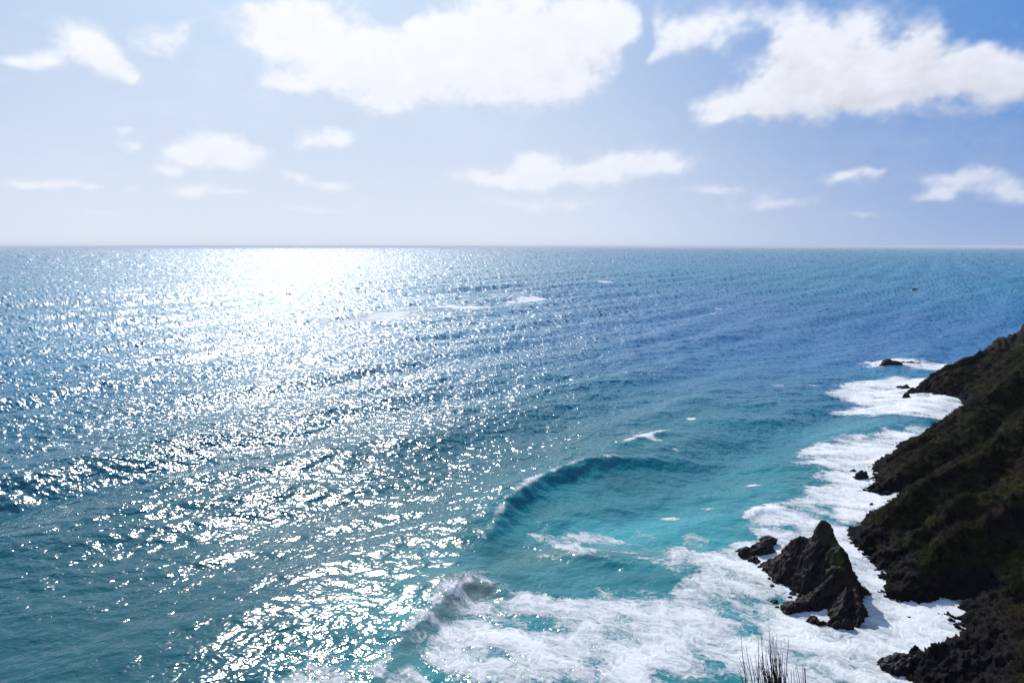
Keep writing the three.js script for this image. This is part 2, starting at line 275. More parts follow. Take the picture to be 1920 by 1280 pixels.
// the sea stack: crest lines with a steep right-hand face
{
  const CR = [
    { p: [[55.4, 12.1, -115.9], [56.1, 11.7, -115.3], [56.4, 9.6, -114.2]], f: 1.75, b: 5 },
    { p: [[56.1, 9.6, -115.4], [56.1, 9.0, -113.4], [56.4, 8.8, -111.4], [56.9, 5.6, -108.4], [56.6, 2.8, -104.5], [55.2, 1.2, -102], [53.5, -1, -100.6]], f: 1.55, b: 4 },
    { p: [[56.1, 9.6, -115.6], [55.3, 8.4, -116], [54.7, 7.9, -116.4], [53.4, 8.0, -117.2], [52.2, 8.3, -118.1], [51.0, 6.2, -119.4], [50.2, 3.6, -120.6], [49.2, -1, -121.6]], f: 1.55, b: 3.2, flip: 1 },
    { p: [[55.5, 6.5, -109.5], [52.6, 3.2, -108.8], [49.6, 2.0, -107.2], [46.4, 1.2, -106.2], [44.6, -1, -105.8]], f: 0.9, b: 1.7 },
    { p: [[55.6, 4.0, -106.5], [53.0, 1.8, -103.6], [50.8, .8, -102.6], [49.2, -1, -102.4]], f: 1.2, b: 1.2 },
  ];
  const hh = (x, z) => { let h = -4; for (const s of CR) { for (let i = 1; i < s.p.length; i++) { const a = s.p[i - 1], b = s.p[i], ex = b[0] - a[0], ez = b[2] - a[2]; const t = clamp(((x - a[0]) * ex + (z - a[2]) * ez) / (ex * ex + ez * ez)); const dx = x - a[0] - ex * t, dz = z - a[2] - ez * t, d = Math.sqrt(dx * dx + dz * dz + 0.02) - 0.14, side = ex * dz - ez * dx; const k = (side > 0) !== !!s.flip ? s.f : s.b; h = Math.max(h, a[1] + (b[1] - a[1]) * t - d * k); } } return h; };
  const x0 = 41, x1 = 63, z0 = -127, z1 = -97, st = 0.13, nx = Math.round((x1 - x0) / st), nz = Math.round((z1 - z0) / st), pos = new Float32Array((nx + 1) * (nz + 1) * 3), col = new Float32Array(pos.length), hs = new Float32Array((nx + 1) * (nz + 1)), idx = [], ox = 53.5, oz = -111;
  for (let j = 0; j <= nz; j++) for (let i = 0; i <= nx; i++) {
    const x = x0 + i * st, z = z0 + j * st, k = j * (nx + 1) + i, wx = x + fbm(x * 0.5, 3, z * 0.5, 4) * 1.0, wz = z + fbm(x * 0.5, 7, z * 0.5, 4) * 1.0, h = hh(wx, wz); hs[k] = h;
    const e = 0.25, gx = (hh(wx + e, wz) - hh(wx - e, wz)) / (2 * e), gz = (hh(wx, wz + e) - hh(wx, wz - e)) / (2 * e), l = 1 / Math.sqrt(1 + gx * gx + gz * gz);
    const strata = n3(x * 0.5 + h * 0.9, h * 1.4 - x * 0.5, z * 0.25), d = cragNoise(x * 1.25, h * 1.25, z * 1.25) * 0.62 * (0.4 + 0.6 * sstep(12, 9, h)) + strata * 0.12;
    pos[k * 3] = x - gx * l * d - ox; pos[k * 3 + 1] = h + l * d; pos[k * 3 + 2] = z - gz * l * d - oz;
    const c = rockPaint(x, h, z, 3, 0), moss = sstep(0.0, 0.3, fbm(x * 0.7, h * 0.5, z * 0.7, 3) + 0.28 - Math.abs(wx - 55.6) * 0.2 - Math.abs(h - 7.4) * 0.12) * sstep(4.2, 6, h);
    const top = sstep(7.5, 10.5, h) * 0.6; const b = [mix(c[0], 0.04, top), mix(c[1], 0.032, top), mix(c[2], 0.022, top)];
    col[k * 3] = Math.max(mix(b[0], 0.035, moss), 0.004); col[k * 3 + 1] = Math.max(mix(b[1], 0.05, moss), 0.004); col[k * 3 + 2] = Math.max(mix(b[2], 0.008, moss), 0.003);
  }
  for (let j = 0; j < nz; j++) for (let i = 0; i < nx; i++) { const a = j * (nx + 1) + i, b = a + 1, c = a + nx + 1, d = c + 1; if (Math.max(hs[a], hs[b], hs[c], hs[d]) < -1.8) continue; idx.push(a, c, b, b, c, d); }
  const g = new THREE.BufferGeometry(); g.setAttribute('position', new THREE.BufferAttribute(pos, 3)); g.setAttribute('color', new THREE.BufferAttribute(col, 3)); g.setIndex(idx); g.computeVertexNormals();
  const stack = put(new THREE.Mesh(g, new THREE.MeshPhysicalMaterial({ vertexColors: true, roughness: 0.7, specularIntensity: 0.3, side: THREE.DoubleSide }))); stack.position.set(ox, 0, oz);
  stack.name = numbered('sea_stack'); tag(stack, 'tall dark pointed sea stack with a green mossy crest, standing in the white foam', 'sea stack');
}
lumps('rock', 'low craggy dark rock in the foam just left of the tall pointed stack', [[1430, 1040, 60, 28, .5, .2], [1402, 1046, 40, 20, .6, .5], [1414, 1056, 26, 16, .8], [1396, 1036, 30, 12, .6, .3], [1440, 1024, 36, 12, .5, 0, 10]]);
lumps('rock', 'small double-humped brown rock between the low craggy rock and the tall stack', [[1438, 1066, 26, 12], [1449, 1056, 22, 10], [1426, 1067, 14, 6]]);
lumps('rock', 'rounded brown boulder against the left foot of the tall stack', [[1484, 1150, 34, 20, .9]]);
lumps('rock', 'oval brown stone alone in the foam left of the tall stack', [[1452, 1131, 15, 8]]);
lumps('rock', 'tiny brown stone in the foam below the oval stone', [[1458, 1141, 10, 5]]);
lumps('rock', 'small stone in the foam just under the upper left corner of the tall stack', [[1444, 1089, 9, 6]]);
lumps('rock', 'small flat stone in the foam left of the tall stack, midway down its edge', [[1448, 1101, 12, 6], [1457, 1097, 7, 4]]);
lumps('rock', 'dark stones in the notch in the left side of the tall stack', [[1487, 1117, 14, 9], [1482, 1123, 10, 6], [1500, 1121, 12, 8], [1481, 1107, 7, 5]]);
lumps('rock', 'slanting brown slab at the front foot of the tall stack', [[1527, 1168, 28, 12, .6, .5]]);
lumps('rock', 'small pinkish slab in the foam before the front foot of the tall stack', [[1541, 1174, 22, 9, .6, .4]]);
lumps('rock', 'wet black boulders splashed with foam at the front right foot of the tall stack', [[1590, 1181, 26, 17, .8], [1572, 1179, 22, 16, .8], [1604, 1174, 14, 12]]);
lumps('rock', 'little brown stone alone in the channel between the tall stack and the headland', [[1704, 1161, 9, 7]]);
lumps('rock', 'black stones at the edge of the shaded cove under the dark cliff', [[1798, 1180, 12, 9], [1792, 1174, 9, 6], [1808, 1175, 10, 8], [1784, 1166, 14, 8]]);
lumps('rock', 'dark boulder with a raised knob in the foam by the lower right shore', [[1700, 1262, 84, 36, .8, .1], [1713, 1246, 22, 34, .8], [1665, 1250, 40, 16, .7], [1725, 1258, 30, 24]]);
lumps('rock', 'low brown stone in the foam off the middle spur, left of a darker boulder', [[1600, 890, 17, 12, .8], [1588, 891, 10, 5]]);
lumps('rock', 'dark pointed boulder at the tip of the middle spur', [[1616, 905, 30, 22, .8, .3]]);
lumps('rock', 'jagged low rock in the foam between two rocky fingers of the middle spur', [[1634, 955, 22, 11, .6]]);
lumps('rock', 'dark ledge rock at the water edge up the shore from the middle spur tip', [[1676, 866, 34, 13, .5], [1672, 846, 14, 5], [1696, 847, 11, 6]]);
lumps('rock', 'two-humped dark rock in the farthest patch of surf', [[1674, 686, 36, 11, .7], [1664, 683, 22, 14, .7], [1658, 685, 12, 7]]);
lumps('rock', 'flat row of dark rocks just right of the far two-humped rock', [[1708, 683, 22, 6, .5], [1696, 682, 12, 5], [1722, 683, 14, 4]]);
lumps('rock', 'ragged black rocks against the foot of the far headland', [[1714, 742, 24, 18, .7], [1700, 731, 22, 11, .6], [1722, 742, 18, 14], [1688, 727, 12, 5]]);
lumps('rock', 'small black pointed rock in the surf in front of the far headland rocks', [[1698, 751, 17, 12, .7], [1686, 754, 8, 5]]);
lumps('rock', 'scatter of half-drowned stones in the surf under the far headland', [[1726, 764, 14, 8], [1713, 764, 12, 7], [1706, 760, 10, 6], [1718, 768, 10, 5]]);
lumps('rock', 'tiny reddish rock awash far out on the open sea', [[1716, 542, 11, 1.6, .5]]);

// ---------------------------------------------------------------- sea
// breaking waves: crest lines traced on the water, seaward on the left of their direction of travel
function line(pts) { return pts.map(([u, v]) => onSea(u, v)); }
const BREAKERS = [
  { p: line([[880, 1075], [908, 1030], [925, 996], [950, 962], [1000, 926], [1050, 906], [1092, 890], [1150, 880], [1225, 872], [1310, 868]]), A: [0.2, .9, 1.9, 2.6, 2.9, 2.9, 2.6, 2.0, 1.2, .4], lb: 11, lf: 2.9, lip: [0, 0, .35, .6, .65, .6, .4, .1, 0, 0] },
  { p: line([[1010, 890], [1087, 868], [1130, 857], [1169, 849], [1200, 836], [1226, 826], [1262, 815]]), A: [.2, .8, 1.1, 1.3, 1.6, 1.5, .2], lb: 8, lf: 2.6, lip: [0, 0, 0, .15, .9, 1.1, 0] },
  { p: line([[690, 1280], [742, 1206], [780, 1164], [812, 1134], [850, 1106], [888, 1092], [930, 1096], [985, 1106]]), A: [.5, .9, 1.2, 1.4, 1.8, 1.5, .9, .2], lb: 8, lf: 3.4, lip: [.5, .7, .9, 1, 1, .9, .6, .2] },
  { p: line([[1030, 1030], [1100, 1040], [1165, 1052], [1230, 1050]]), A: [.2, .7, .7, .2], lb: 5, lf: 2, lip: [0, .1, .5, .3] },
  { p: line([[1240, 940], [1330, 925], [1420, 935]]), A: [.1, .8, .1], lb: 7, lf: 3, lip: [0, 0, 0] },
  { p: line([[1340, 880], [1440, 872], [1530, 880]]), A: [.1, .9, .2], lb: 8, lf: 3, lip: [0, 0, 0] },
  { p: line([[1240, 800], [1350, 792], [1480, 790]]), A: [.1, .8, .2], lb: 9, lf: 4, lip: [0, 0, 0] },
  { p: line([[1330, 762], [1440, 755], [1560, 760]]), A: [.1, 1.0, .2], lb: 10, lf: 5, lip: [0, 0, 0] },
  { p: line([[1395, 972], [1425, 962], [1460, 958]]), A: [.2, .9, .3], lb: 3, lf: 1.8, lip: [.5, 1, .5] },
];
for (const b of BREAKERS) { const xs = b.p.map((q) => q[0]), zs = b.p.map((q) => q[1]); b.box = [Math.min(...xs) - 28, Math.max(...xs) + 28, Math.min(...zs) - 28, Math.max(...zs) + 28]; }
const bq = { h: 0, lip: 0, face: 0, sandy: 0 };
function breakers(x, z) {
  bq.h = bq.lip = bq.face = bq.sandy = bq.bare = 0;
  for (let n = 0; n < BREAKERS.length; n++) {
    const b = BREAKERS[n]; if (x < b.box[0] || x > b.box[1] || z < b.box[2] || z > b.box[3]) continue;
    let bd = 1e9, A = 0, L = 0, S = 1;
    for (let i = 1; i < b.p.length; i++) {
      const a = b.p[i - 1], c = b.p[i], ex = c[0] - a[0], ez = c[1] - a[1], t = clamp(((x - a[0]) * ex + (z - a[1]) * ez) / (ex * ex + ez * ez)), dx = x - a[0] - ex * t, dz = z - a[1] - ez * t, d = dx * dx + dz * dz;
      if (d < bd) { bd = d; A = mix(b.A[i - 1], b.A[i], t); L = mix(b.lip[i - 1], b.lip[i], t); S = ex * dz - ez * dx > 0 ? 1 : -1; }
    }
    const d = Math.sqrt(bd) * S + n3(x * 0.35, 3, z * 0.35) * 0.5 + n3(x * 0.12, 3, z * 0.12) * (n === 2 ? 2 : 0.6);   // + on the shoreward side
    const prof = d < 0 ? Math.exp(-(d * d) / (b.lb * b.lb)) : Math.exp(-(d * d) / (b.lf * b.lf)) - 0.18 * Math.exp(-((d - 2.6 * b.lf) ** 2) / (3 * b.lf * b.lf)) * (1 - Math.exp(-d));
    bq.h += A * prof;
    const f = A * Math.exp(-((d - b.lf * 0.8) ** 2) / (b.lf * b.lf)); if (f > bq.face) { bq.face = f; }
    bq.lip = Math.max(bq.lip, L * (n === 2 ? 0.55 + 0.9 * n3(x * 0.3, 6, z * 0.3) : 1) * Math.exp(-((d - 0.1) ** 2) / (n === 2 ? (d < 0 ? 3 : 0.8) : d < 0 ? 1.6 : 0.5)));
    if (n === 2) { bq.sandy = Math.max(bq.sandy, f * 0.5); bq.bare = clamp(f * 0.75); }
  }
  return bq;
}
// foam patches: outlines traced on the water; level of cover, softness of the edge in metres
function patch(pts, level, soft, aer = 0) { const p = line(pts), xs = p.map((q) => q[0]), zs = p.map((q) => q[1]); return { p, level, soft, aer, box: [Math.min(...xs) - soft * 2 - 6, Math.max(...xs) + soft * 2 + 6, Math.min(...zs) - soft * 2 - 6, Math.max(...zs) + soft * 2 + 6] }; }
const PATCHES = [
  patch([[1612, 678], [1645, 670], [1700, 673], [1790, 682], [1850, 690], [1800, 702], [1745, 697], [1690, 689], [1640, 686]], .85, 8),
  patch([[1540, 735], [1590, 714], [1680, 708], [1760, 712], [1850, 720], [1860, 800], [1790, 797], [1735, 795], [1690, 789], [1620, 780], [1565, 768], [1610, 757], [1550, 741]], .92, 6),
  patch([[1482, 850], [1560, 826], [1600, 816], [1700, 812], [1800, 815], [1800, 860], [1700, 900], [1700, 1000], [1640, 1010], [1560, 985], [1540, 960], [1500, 930], [1548, 905], [1545, 888], [1500, 866]], .85, 6, .35),
  patch([[1290, 1050], [1340, 1020], [1420, 992], [1540, 985], [1700, 985], [1760, 1100], [1900, 1170], [1900, 1285], [1450, 1300], [1350, 1230], [1440, 1140], [1350, 1105], [1300, 1080]], .76, 5, .5),
  patch([[770, 1190], [800, 1150], [850, 1110], [900, 1094], [1000, 1092], [1130, 1108], [1260, 1125], [1380, 1120], [1460, 1150], [1520, 1300], [700, 1300], [760, 1240]], .56, 6, .75),
  patch([[900, 1150], [1000, 1130], [1100, 1150], [1280, 1160], [1420, 1150], [1460, 1200], [1400, 1300], [800, 1300], [820, 1230]], .22, 5, .2),
  patch([[1280, 1060], [1330, 1050], [1480, 1100], [1480, 1180], [1330, 1200], [1250, 1130]], .35, 4, .2),
  patch([[1000, 1000], [1100, 985], [1220, 990], [1320, 1010], [1280, 1060], [1150, 1050], [1020, 1040]], .33, 4, .6),
  patch([[1450, 950], [1540, 930], [1560, 985], [1420, 1000], [1370, 985]], .45, 3, .7),
  patch([[560, 1215], [640, 1190], [720, 1215], [740, 1300], [520, 1300]], .4, 4, 0),
  patch([[600, 601], [680, 590], [760, 581], [825, 576], [830, 584], [740, 600], [660, 604]], .95, 14),
  patch([[800, 578], [850, 570], [930, 569], [925, 576], [850, 578]], 1.1, 8),
  patch([[940, 565], [975, 558], [1028, 556], [1020, 564], [960, 568]], 1.15, 6),
];
const FLECKS = [[940, 520, 22, 1.4, .8], [900, 530, 26, 1.6, .7], [1010, 548, 20, 1.6, .7], [1060, 538, 18, 1.3, .7], [850, 536, 22, 1.6, .6], [780, 567, 36, 2.4, .7], [1085, 521, 14, 1, .7], [1265, 562, 16, 1.2, .6], [1325, 575, 20, 1.6, .9], [640, 577, 36, 2.2, .6], [930, 610, 40, 2.2, .5], [1010, 622, 26, 1.6, .4], [600, 603, 40, 3, .8], [560, 585, 26, 2, .6], [760, 549, 30, 2, .6], [820, 545, 30, 1.8, .6], [690, 560, 40, 2, .5], [1090, 550, 18, 1.4, .6], [1180, 560, 16, 1.3, .6], [1210, 575, 18, 1.3, .5], [1120, 600, 26, 1.6, .5], [720, 537, 26, 3, .8], [1135, 528, 24, 1.6, 1], [1050, 527, 10, 1.4, .8], [965, 527, 14, 2, .7], [975, 540, 26, 2, .8], [930, 552, 30, 2, .7], [870, 556, 16, 2, .6], [1000, 535, 22, 1.5, .7], [1350, 577, 24, 1.6, .9], [1338, 590, 9, 1.6, .9], [1300, 579, 12, 1.4, .7], [1370, 573, 16, 1.2, .7], [1297, 789, 9, 3, 1.2], [1213, 832, 20, 8, .8], [1427, 962, 30, 9, .8], [1430, 617, 14, 1.4, .5], [1460, 720, 22, 1.4, .55], [1520, 722, 14, 1.2, .5], [1265, 850, 8, 3, .6], [1180, 1035, 26, 3, .8], [1205, 1044, 16, 3, .8], [1410, 910, 12, 3, .5], [1330, 950, 14, 4, .5], [1255, 965, 14, 3, .5], [1700, 540, 14, .7, .7], [1709, 541.6, 3, .9, 1], [1722, 542, 4, .9, 1]].map(([u, v, rx, ry, a]) => { const c = onSea(u, v), e = onSea(u + rx, v), f = onSea(u, v + ry); const ax = e[0] - c[0], az = e[1] - c[1], bx = f[0] - c[0], bz = f[1] - c[1], det = ax * bz - az * bx; return { c, m: [bz / det, -bx / det, -az / det, ax / det], a, r: 2 * Math.max(Math.hypot(ax, az), Math.hypot(bx, bz)) }; });
function polySdf(p, x, z) {
  let d = 1e18, s = 1;
  for (let i = 0, j = p.length - 1; i < p.length; j = i++) {
    const ex = p[j][0] - p[i][0], ez = p[j][1] - p[i][1], wx = x - p[i][0], wz = z - p[i][1], t = clamp((wx * ex + wz * ez) / (ex * ex + ez * ez)), bx = wx - ex * t, bz = wz - ez * t, q = bx * bx + bz * bz; if (q < d) d = q;
    if ((p[i][1] > z) !== (p[j][1] > z) && x < ex * (z - p[i][1]) / ez + p[i][0]) s = -s;
  }
  return Math.sqrt(d) * -s;                                        // + inside
}
const fq = { D: 0, aer: 0 };
function foamField(x, z, dist) {
  fq.D = fq.aer = 0;
  const k = dist < 420 ? 1 : 0;
  const wx = x + k * (fbm(x * 0.09, 1.5, z * 0.09, 3) * 7 + fbm(x * 0.4, 7.5, z * 0.4, 3) * 2.2), wz = z + k * (fbm(x * 0.09, 4.5, z * 0.09, 3) * 7 + fbm(x * 0.4, 3.5, z * 0.4, 3) * 2.2);
  for (const p of PATCHES) {
    if (wx < p.box[0] || wx > p.box[1] || wz < p.box[2] || wz > p.box[3]) continue;
    const s = polySdf(p.p, wx, wz); fq.D = Math.max(fq.D, p.level * sstep(-p.soft * 0.6, p.soft, s)) + 0.25 * Math.min(fq.D, p.level * sstep(-p.soft * 0.6, p.soft, s)); if (p.aer) fq.aer = Math.max(fq.aer, p.aer * sstep(-p.soft * 5, p.soft * 1.5, s));
  }
  for (const f of FLECKS) { const dx = x - f.c[0], dz = z - f.c[1]; if (dx > f.r || dx < -f.r || dz > f.r || dz < -f.r) continue; const a = f.m[0] * dx + f.m[1] * dz, b = f.m[2] * dx + f.m[3] * dz, q = a * a + b * b; if (q < 4) fq.D += f.a * Math.exp(-q * 1.2); }
  return fq;
}
// turquoise aerated water round the surf: u, v, rx, ry, strength
const AER = [[1290, 985, 270, 75, .75], [1450, 900, 160, 60, .45], [1150, 1010, 250, 60, .5], [1600, 805, 160, 18, .5], [1690, 700, 120, 12, .3], [1300, 1130, 200, 60, .6], [1250, 1230, 420, 90, .5], [1050, 930, 180, 60, .25], [1500, 690, 260, 70, .12], [1300, 860, 300, 80, .22], [1440, 790, 240, 50, .2]].map(([u, v, rx, ry, a]) => { const c = onSea(u, v), e = onSea(u + rx, v), f = onSea(u, v + ry), ax = e[0] - c[0], az = e[1] - c[1], bx = f[0] - c[0], bz = f[1] - c[1], det = ax * bz - az * bx; return { c, m: [bz / det, -bx / det, -az / det, ax / det], a }; });
const SAND = [[1090, 1035, 120, 16, .6], [1240, 1035, 60, 10, .4], [868, 1112, 60, 24, 1.1], [960, 1060, 80, 30, .25], [1760, 1150, 60, 30, .3]].map(([u, v, rx, ry, a]) => { const c = onSea(u, v), e = onSea(u + rx, v), f = onSea(u, v + ry), ax = e[0] - c[0], az = e[1] - c[1], bx = f[0] - c[0], bz = f[1] - c[1], det = ax * bz - az * bx; return { c, m: [bz / det, -bx / det, -az / det, ax / det], a }; });
const soft = (list, x, z) => { let s = 0; for (const f of list) { const dx = x - f.c[0], dz = z - f.c[1], a = f.m[0] * dx + f.m[1] * dz, b = f.m[2] * dx + f.m[3] * dz, q = a * a + b * b; if (q < 6) s += f.a * Math.exp(-q); } return s; };

// swell and wind waves long enough to be geometry
const WAVES = [];
{
  const R = rng(1234), add = (lam, amp, dir) => { const k = 2 * Math.PI / lam; WAVES.push([k * Math.cos(dir), k * Math.sin(dir), amp, R() * 6.283, lam, dir]); };
  const swell = Math.atan2(0.58, 0.81), wind = Math.atan2(0.9, 0.43);
  for (let i = 0; i < 9; i++) { const lam = 34 + 46 * R(); add(lam, lam * 0.0085 * (0.6 + 0.8 * R()), swell + (R() - 0.5) * 0.36); }
  for (let i = 0; i < 8; i++) { const lam = 90 + 160 * R(); add(lam, lam * 0.0016, swell + (R() - 0.5) * 0.8); }
  for (let i = 0; i < 64; i++) { const lam = 4.5 * Math.pow(7, R()); add(lam, lam * 0.0030 * (0.5 + R()), wind + (R() + R() + R() - 1.5) * 1.15); }
}
{
  const azs = []; for (let a = -180; a < -60; a += 4) azs.push(a); for (let a = -60; a < -40; a += 0.5) azs.push(a); for (let a = -40; a < 6; a += 0.072) azs.push(a); for (let a = 6; a < 40; a += 0.058) azs.push(a); for (let a = 40; a < 60; a += 0.5) azs.push(a); for (let a = 60; a <= 180.01; a += 4) azs.push(a);
  const rs = [38]; { let dep = Math.atan(EYE / 44); while (true) { const r = EYE / Math.tan(dep); rs.push(r); if (r > 50000) break; const big = dep > 37 * DEG ? 0.006 : 0.00093; dep -= Math.min(big, dep * 0.5, r > 6000 ? 0.0005 : 1); } rs.push(64000); }
  const na = azs.length, nr = rs.length, N = na * nr, pos = new Float32Array(N * 3), col = new Float32Array(N * 3), uv = new Float32Array(N * 2), uv1 = new Float32Array(N * 2), al = new Float32Array(N);
  console.log('sea grid', na, nr);
  const nw = WAVES.length, ws = new Float32Array(nw);
  for (let i = 0; i < nr; i++) {
    const r = rs[i], dr = i ? r - rs[i - 1] : 1;
    for (let j = 0; j < na; j++) {
      const a = azs[j] * DEG, sa = Math.sin(a), ca = Math.cos(a), x = sa * r, z = -ca * r, k = i * na + j, da = (j ? azs[j] - azs[j - 1] : 1) * DEG * r;
      let h = 0, aer = 0, D = 0, face = 0, sandy = 0, lip = 0;
      if (r < 6000) {
        const lull = mix(0.28, 1, sstep(95, 200, r)), gust = 0.75 + 0.5 * sstep(-0.4, 0.4, n3(x * 0.012, 2.2, z * 0.012));
        for (let w = 0; w < nw; w++) {
          const q = WAVES[w], ct = Math.abs(Math.cos(q[5]) * sa - Math.sin(q[5]) * ca), st = Math.sqrt(1 - ct * ct), e = Math.max(dr * ct, da * st) / q[4];
          if (e > 0.42) continue;
          const at = e < 0.2 ? 1 : 1 - (e - 0.2) / 0.22, ph = q[0] * x + q[1] * z + q[3], s = Math.sin(ph);
          h += q[2] * at * (w > 16 ? gust * lull : lull) * (s + 0.22 * Math.cos(2 * ph));
        }
      }
      if (r < 1600 && azs[j] > -42 && azs[j] < 44) {
        const f = foamField(x, z, r); D = f.D; aer = f.aer;
        if (r < 420) { const b = breakers(x, z); h = h * (1 - 0.35 * clamp(D)) + b.h; face = b.face; lip = b.lip; sandy = b.sandy; D *= 1 - 0.62 * b.bare; }
        aer = clamp(Math.max(aer, soft(AER, x, z)) * (0.75 + 0.7 * fbm(x * 0.05 + 3, 2, z * 0.09, 4)));
        sandy = clamp(sandy + soft(SAND, x, z) * (0.6 + fbm(x * 0.1, 5, z * 0.16, 3)));
      }
      // foam cover
      let A = 0;
      const Dt = D + lip * 1.1 * (0.75 + 0.5 * n3(x * 0.5, 4, z * 0.5));
      if (Dt > 0.04) {
        const near = r < 420;
        if (near) {
          const sx = x * 0.86 + z * 0.5, sz = z * 0.86 - x * 0.5;           // drawn out along the run of the surf
          const wx = sx * 0.62 + 2.6 * fbm(x * 0.2, 2.5, z * 0.2, 3) + 0.5 * n3(x * 0.9, 1, z * 0.9), wz = sz + 2.6 * fbm(x * 0.2, 6.5, z * 0.2, 3) + 0.5 * n3(x * 0.9, 5, z * 0.9);
          const cl = fbm(wx * 0.13, 8, wz * 0.16, 4) + 0.5, f1 = 1 - Math.min(1, 3.2 * Math.abs(n3(wx * 0.36, 3, wz * 0.36))), f2 = 1 - Math.min(1, 3.0 * Math.abs(n3(wx * 0.95, 9, wz * 0.95))), f3 = 1 - Math.min(1, 2.6 * Math.abs(n3(wx * 2.1, 5, wz * 2.1))), fine = fbm(wx * 1.9, 2, wz * 1.9, 3) + 0.5;
          const cover = Math.min(Dt, 1.1) + (cl - 0.5) * 1.25 + (fine - 0.5) * 0.45, web = Math.max(f1, f2 * 0.85, f3 * 0.6) * sstep(0.22, 0.62, cover);
          const milk = 0.34 * sstep(0.18, 0.6, cover) + 0.62 * sstep(0.62, 1.05, cover);
          A = 1 - (1 - milk) * (1 - web * 0.9);
          h += clamp(Dt) * ((fine - 0.5) * 0.2 + (cl - 0.5) * 0.4 + (f1 - 0.5) * 0.06);
          if (lip > 0.3) h += lip * 0.25 * n3(x * 1.3, 1, z * 1.3);
        } else { const n = 0.5 + fbm(x * 0.022, 8, z * 0.03, 4) * 1.2 + fbm(x * 0.1, 2, z * 0.05, 3) * 0.8; A = sstep(0, 0.55, n - (1 - Math.min(Dt, 1.1)) * 1.1 - 0.12); }
      }
      if (r > 90 && r < 900) {                                      // stray whitecaps
        const w = n3(x * 0.055 + 7, 3.3, z * 0.1), c = n3(x * 0.6, 7.7, z * 0.9); if (w > 0.62 && c > 0.25) A = Math.max(A, sstep(0.62, 0.8, w) * sstep(0.25, 0.6, c) * 0.55);
      }
      al[k] = A;
      pos[k * 3] = x; pos[k * 3 + 1] = h; pos[k * 3 + 2] = z;
      // the water's own colour
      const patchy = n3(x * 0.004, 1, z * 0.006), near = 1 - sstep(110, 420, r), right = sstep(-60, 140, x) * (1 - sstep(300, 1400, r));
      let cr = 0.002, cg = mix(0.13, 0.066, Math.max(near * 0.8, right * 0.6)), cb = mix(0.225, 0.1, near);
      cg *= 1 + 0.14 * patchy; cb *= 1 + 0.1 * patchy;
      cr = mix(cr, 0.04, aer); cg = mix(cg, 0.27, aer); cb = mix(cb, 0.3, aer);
      const fc = clamp(face * 0.5); cr = mix(cr, 0.002, fc); cg = mix(cg, 0.16, fc); cb = mix(cb, 0.18, fc);
      cr = mix(cr, 0.17, sandy * 0.8); cg = mix(cg, 0.2, sandy * 0.75); cb = mix(cb, 0.17, sandy * 0.8);
      col[k * 3] = cr; col[k * 3 + 1] = cg; col[k * 3 + 2] = cb;
      uv[k * 2] = x / 170; uv[k * 2 + 1] = z / 170; uv1[k * 2] = x / 1400; uv1[k * 2 + 1] = Math.log(Math.max(r, 60) / 60) / Math.log(64000 / 60) * 0.98 + 0.01;
    }
  }
  const idx = new Uint32Array((nr - 1) * (na - 1) * 6); let n = 0; const fidx = [];
  for (let i = 0; i < nr - 1; i++) for (let j = 0; j < na - 1; j++) {
    const a = i * na + j, b = a + 1, c = a + na, d = c + 1;
    idx[n++] = a; idx[n++] = b; idx[n++] = c; idx[n++] = b; idx[n++] = d; idx[n++] = c;
    if (Math.max(al[a], al[b], al[c], al[d]) > 0.03) fidx.push(a, b, c, b, d, c);
  }
  const g = new THREE.BufferGeometry();
  g.setAttribute('position', new THREE.BufferAttribute(pos, 3)); g.setAttribute('color', new THREE.BufferAttribute(col, 3)); g.setAttribute('uv', new THREE.BufferAttribute(uv, 2)); g.setAttribute('uv1', new THREE.BufferAttribute(uv1, 2));
  g.setIndex(new THREE.BufferAttribute(idx, 1)); g.computeVertexNormals();
  { const nn = g.attributes.normal.array; let up = 0; for (let i = 1; i < 3000; i += 3) up += nn[i]; if (up < 0) { for (let i = 0; i < idx.length; i += 3) { const t = idx[i]; idx[i] = idx[i + 1]; idx[i + 1] = t; } for (let i = 0; i < fidx.length; i += 3) { const t = fidx[i]; fidx[i] = fidx[i + 1]; fidx[i + 1] = t; } g.computeVertexNormals(); } }
  console.log('sea tris', idx.length / 3, 'foam tris', fidx.length / 3);

  // ripples: slopes of a random wind sea in a 170 m tile, by inverse Fourier transform
  const M = 2048, TILE = 170, re = new Float32Array(M * M), im = new Float32Array(M * M), R = rng(99);
  const gauss = () => Math.sqrt(-2 * Math.log(R() + 1e-12)) * Math.cos(6.28318 * R());
  const wind = Math.atan2(0.95, 0.31);
  for (let j = 0; j < M; j++) for (let i = 0; i < M; i++) {
    const ki = i < M / 2 ? i : i - M, kj = j < M / 2 ? j : j - M, kk = Math.hypot(ki, kj); if (!kk) continue;
    const lam = TILE / kk; if (lam < 0.33 || lam > 11) continue;
    const cd = Math.cos(Math.atan2(kj, ki) - wind), dir = 0.28 + 0.72 * cd * cd, band = sstep(11, 6, lam) * sstep(0.33, 0.6, lam);
    const amp = Math.sqrt(dir) * band / (kk * kk) * Math.pow(kk, 0.0), hr = gauss() * amp, hi = gauss() * amp;      // height spectrum ~ k^-4
    // slopes: d/dx = i kx h, d/dz = i kz h; both real fields packed as one complex transform needs h hermitian: build below
    const o = j * M + i; re[o] = hr; im[o] = hi;
  }
  // make it hermitian, then combine: F = (i kx h) + i (i kz h)
  const fr = new Float32Array(M * M), fi = new Float32Array(M * M);
